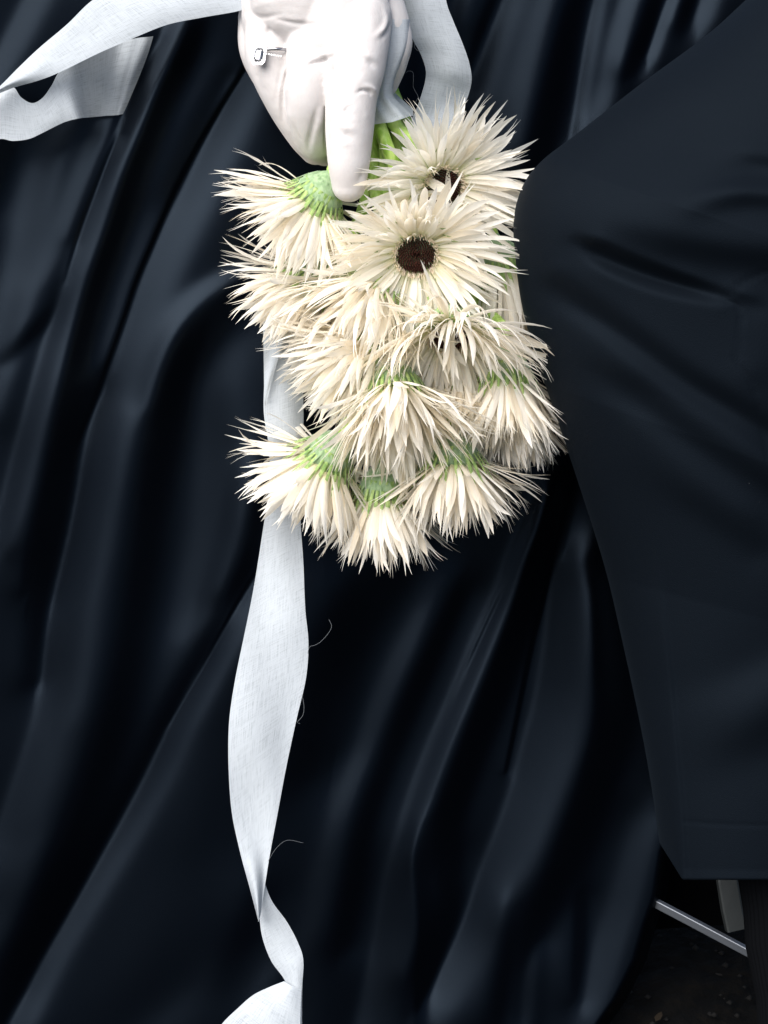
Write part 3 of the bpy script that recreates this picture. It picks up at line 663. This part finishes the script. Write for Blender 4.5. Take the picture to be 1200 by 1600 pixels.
flower(G+'right of centre below the dark-eyed bloom, small dark gap at its middle', (703,522,.082), (.0,-.80,.58), 128, 70, R3, 6, .75, True, (628,300), inner=.2, via=[(655,400,.050),(628,290,.066),(600,214,.074),(580,150,.060)], cover=(14, (0, 1, .5), .55))
flower(G+'pointing left above the bare ribbon, between centre and left edge', (572,545,.060), (-.82,-.55,.10), 128, 48, RS, 7, .22, grip=(598,320))
flower(G+'in the centre below, long petals sweeping down to the right', (618,612,.080), (.10,-.90,.32), 132, 50, RS, 8, .22, grip=(616,330))
flower(G+'on the right edge with a green back, petals hanging by the trouser leg', (788,590,.058), (.0,-.98,-.12), 108, 43, RS, 9, .25, grip=(652,258), mid=(735,450,.0), via=[(672,300,.040),(640,226,.060),(602,172,.054),(582,120,.05)])
flower(G+'half hidden in shade between the bunch and the trouser knee', (786,420,.012), (.28,-.93,-.10), 135, 26, RS, 10, .1, grip=(668,250))
flower(G+'at the lower left with a large pale green back and a bare stem', (508,718,.058), (-.50,-.75,-.42), 108, 60, RS, 11, .10, grip=(600,300), mid=(560,620,.058))
flower(G+'lowest of the bunch, fan of straight petals pointing down', (598,772,.042), (-.06,-.95,-.28), 104, 44, RS, 12, .05, grip=(610,350), mid=(600,560,.02))
flower(G+'at the lower right, broad petals spread wide below a green back', (708,722,.062), (.04,-.95,-.16), 104, 54, RS, 13, .28, grip=(640,300), mid=(672,610,-.015))
flower(G+'small and shaded behind the right edge, close to the trouser shin', (800,640,.030), (.22,-.95,-.05), 92, 36, RS, 14, .2, grip=(640,300), mid=(730,520,-.01))
flower(G+'tucked under the right of centre bloom, above the lower right one', (716,604,.046), (.02,-.95,.14), 100, 46, RS, 15, .2, grip=(640,300), mid=(690,500,.0))
# ---------------------------------------------------------------- ribbons
def strip(A, B, n=90, m=9, wav=.0012, seed=0, bow=0.0, fr=3.0):
    """cloth strip between two edge curves given as (px, py, c)"""
    rs = np.random.RandomState(seed)
    a_ = spline([Q(*p) for p in A], n); b_ = spline([Q(*p) for p in B], n); s = np.linspace(0, 1, m)[None, :, None]
    V = a_[:, None]*(1-s)+b_[:, None]*s; t = np.linspace(0, 1, n)[:, None]; q = np.linspace(0, 1, m)[None, :]
    z = np.zeros((n, m))
    for k in range(4): z += wav*rs.uniform(.3, 1)*np.sin(t*rs.uniform(3, 16)*fr/3+q*rs.uniform(-5, 5)+rs.uniform(0, 6.28))*np.sin(math.pi*(q*.8+.1))
    z += bow*np.sin(math.pi*q); V[..., 2] += z
    ln = np.cumsum(np.r_[0, np.linalg.norm(np.diff((a_+b_)/2, axis=0), axis=1)])
    uv = np.stack([np.broadcast_to(q, (n, m)), np.broadcast_to(ln[:, None]/.032, (n, m))], -1)
    return V.reshape(-1, 3), grid_faces(m, n), uv.reshape(-1, 2)
def ribbon(name, label, strips, group='pale ribbons tied to the flowers'):
    Vs = []; Fs = []; Us = []; k = 0
    for V, F, U in strips: Vs.append(V); Fs.append(F+k); Us.append(U); k += len(V)
    base = L2W(np.vstack(Vs)[:1])[0]
    root = bpy.data.objects.new(name, None); COL.objects.link(root); root.location = Vector(base); root['_w'] = tuple(map(float, base)); root.empty_display_size = .01
    tag(root, label, 'ribbon', group)
    o = mesh_np('band', np.vstack(Vs), np.vstack(Fs), M['ribbon'], root, uv=np.vstack(Us))
    return root
def thread(root, pts, r=.00011):
    V, F = tube(spline([Q(*p) for p in pts], 8*len(pts)), r, 5); mesh_np('thread', V, F, M['thread'], root)

dc = lambda x, y: float(dress_c(x, y))
# long ribbon hanging under the bunch
A = [(424,440,.030),(417,500,.030),(415,560,.030),(412,640,.028),(420,700,.026),(420,760,.026),(408,845,.030),(395,925,.034),(380,1000,.036),(367,1065,.036),(358,1130,.036),(357,1200,.036),(362,1270,.034),(375,1330,.032),(390,1385,.030),(404,1440,.026)]
B = [(470,440,.024),(472,500,.022),(474,560,.022),(474,620,.022),(474,690,.020),(468,760,.020),(470,820,.026),(474,880,.030),(477,950,.034),(482,1005,.034),(478,1060,.034),(463,1125,.034),(447,1200,.034),(434,1270,.034),(420,1345,.033),(407,1430,.031)]
s1 = strip(A, B, 150, 13, .0042, 1, .002, 5.0)
A = [(396,1375,.022),(404,1425,.020),(410,1465,.020),(424,1502,.020),(446,1534,.022),(452,1570,.022),(455,1640,.022)]
B = [(411,1372,.026),(425,1408,.024),(448,1440,.022),(466,1474,.022),(474,1502,.024),(472,1550,.026),(472,1650,.026)]
s2 = strip(A, B, 60, 9, .0010, 2, .003)
A = [(444,1533,.024),(420,1543,.026),(395,1555,.028),(372,1575,.030),(345,1602,.032),(322,1640,.032)]
B = [(471,1545,.027),(470,1570,.030),(469,1600,.032),(467,1640,.034),(460,1690,.034),(450,1760,.034)]
s3 = strip(A, B, 50, 9, .0010, 3, .004)
r1 = ribbon('ribbon', 'long pale ribbon hanging straight down the dress below the flowers, twisted near its end', [s1, s2, s3])
# the turned-over strip at the top of this ribbon
A = [(410,455,.038),(412,560,.036),(413,640,.033)]; B = [(462,455,.040),(440,540,.037),(417,625,.034)]
s4 = strip(A, B, 30, 6, .0006, 4)
mesh_np('fold', s4[0], s4[1], M['ribbon'], r1, uv=s4[2])
thread(r1, [(480,1030,.034),(483,1012,.036),(492,1008,.036),(502,1002,.035),(514,988,.034),(518,978,.032),(514,968,.032)])
thread(r1, [(473,1090,.034),(475,1105,.034),(473,1118,.034),(465,1128,.034),(469,1131,.033)])
thread(r1, [(419,1345,.033),(432,1325,.03),(449,1313,.028),(474,1317,.026)])
# upper left ribbon: out of the hand to the left, round, and back behind a fold of the dress
A = [(400,-95,.075),(330,-70,.066),(250,-46,.056),(190,-22,.050),(145,0,.046),(105,38,.043),(60,76,.041),(28,106,.040),(0,134,.040),(-30,160,.036),(-55,180,.020)]
B = [(392,12,.070),(365,19,.066),(320,27,.060),(262,39,.056),(208,60,.052),(150,85,.048),(95,112,.046),(60,126,.044),(22,137,.042),(-8,149,.040),(-40,165,.022)]
s1 = strip(A, B, 110, 11, .0018, 5, .003)
A = [(-60,170,.020),(-20,155,.026),(8,138,.028),(22,137,.028),(33,152,.028),(50,161,.028),(66,153,.028),(80,134,.027),(96,108,.025),(130,92,.023),(180,68,dc(180,68)+.007),(212,60,dc(212,60)+.004),(238,57,dc(238,57)+.0005),(262,52,-.03)]
B = [(-60,230,.018),(-30,226,.024),(0,217,.026),(20,220,.026),(45,217,.026),(66,208,.026),(86,198,.025),(104,190,.024),(125,185,.022),(145,183,dc(145,183)+.008),(165,181,dc(165,181)+.005),(180,180,dc(180,180)+.003),(192,178,dc(192,178)+.0005),(215,172,-.035)]
s2 = strip(A, B, 110, 11, .0012, 6, .002)
A = [(-60,180,.020),(-75,190,.021),(-60,170,.020)]; B = [(-40,165,.022),(-70,200,.022),(-60,230,.018)]
r2 = ribbon('ribbon', 'pale ribbon running from the glove to the left edge and looping back', [s1, s2])
# ribbon loop on the right of the hand
A = [(600,-120,.052),(612,-60,.050),(626,0,.046),(634,30,.044),(645,62,.042),(657,84,.040),(665,108,.038),(664,128,.034),(655,158,.030),(645,182,.028),(632,205,.040),(620,235,.038)]
B = [(680,-120,.064),(690,-60,.062),(697,0,.058),(708,32,.054),(722,66,.049),(733,98,.044),(737,124,.040),(732,148,.034),(722,172,.030),(716,195,.030),(712,225,.030),(706,265,.028)]
s1 = strip(A, B, 100, 11, .0016, 8, .005)
r3 = ribbon('ribbon', 'wide pale ribbon falling behind the top right flower', [s1])
thread(r3, [(648,66,.05),(648,74,.05),(653,79,.05),(660,79,.048)])
thread(r3, [(634,114,.045),(638,111,.045),(645,113,.045),(646,124,.045),(646,136,.044),(652,148,.044),(655,155,.044)])
thread(r3, [(654,152,.044),(648,162,.042),(645,172,.042),(645,182,.042)])
# ribbon wound round the stems under the hand
def wrap():
    prof = [(30,.060,560,640),(58,.060,565,641),(80,.060,572,637),(105,.060,575,627),(128,.060,568,618),(150,.060,562,616),(164,.060,562,624),(176,.060,562,634),(186,.060,562,641),(192,.060,562,644)]
    P = spline([(y, c, l, r) for y, c, l, r in prof], 46); n = 72; vs = []
    for i, (y, c, l, r) in enumerate(P):
        t = np.arange(n)*2*math.pi/n; k = i/45
        rr = 1+.035*np.sin(t*5+k*4)+.03*np.sin(t*9-k*7)*k
        x = (l+r)/2-(r-l)/2*np.cos(t)*rr; cc = .052+.034*np.sign(np.sin(t))*np.abs(np.sin(t))**.6*rr+.006*(x-610)/30
        yy = y+np.where(np.sin(t) > 0, 5*np.cos(t*1)*k-0*k, -16*k)-6*k*np.clip((x-612)/30, 0, 1)
        vs.append(Q(x, yy, cc))
    V = np.array(vs); return V.reshape(-1, 3), grid_faces(n, 46, True), np.stack([np.broadcast_to(np.arange(n)/n*4, (46, n)), np.broadcast_to(np.linspace(0, 4, 46)[:, None], (46, n))], -1).reshape(-1, 2)
V, F, U = wrap()
r4 = mesh_np('ribbon', V, F, M['ribbon'], None, uv=U); tag(r4, 'pale ribbon wound round the green stems under the gloved hand', 'ribbon', 'pale ribbons tied to the flowers')
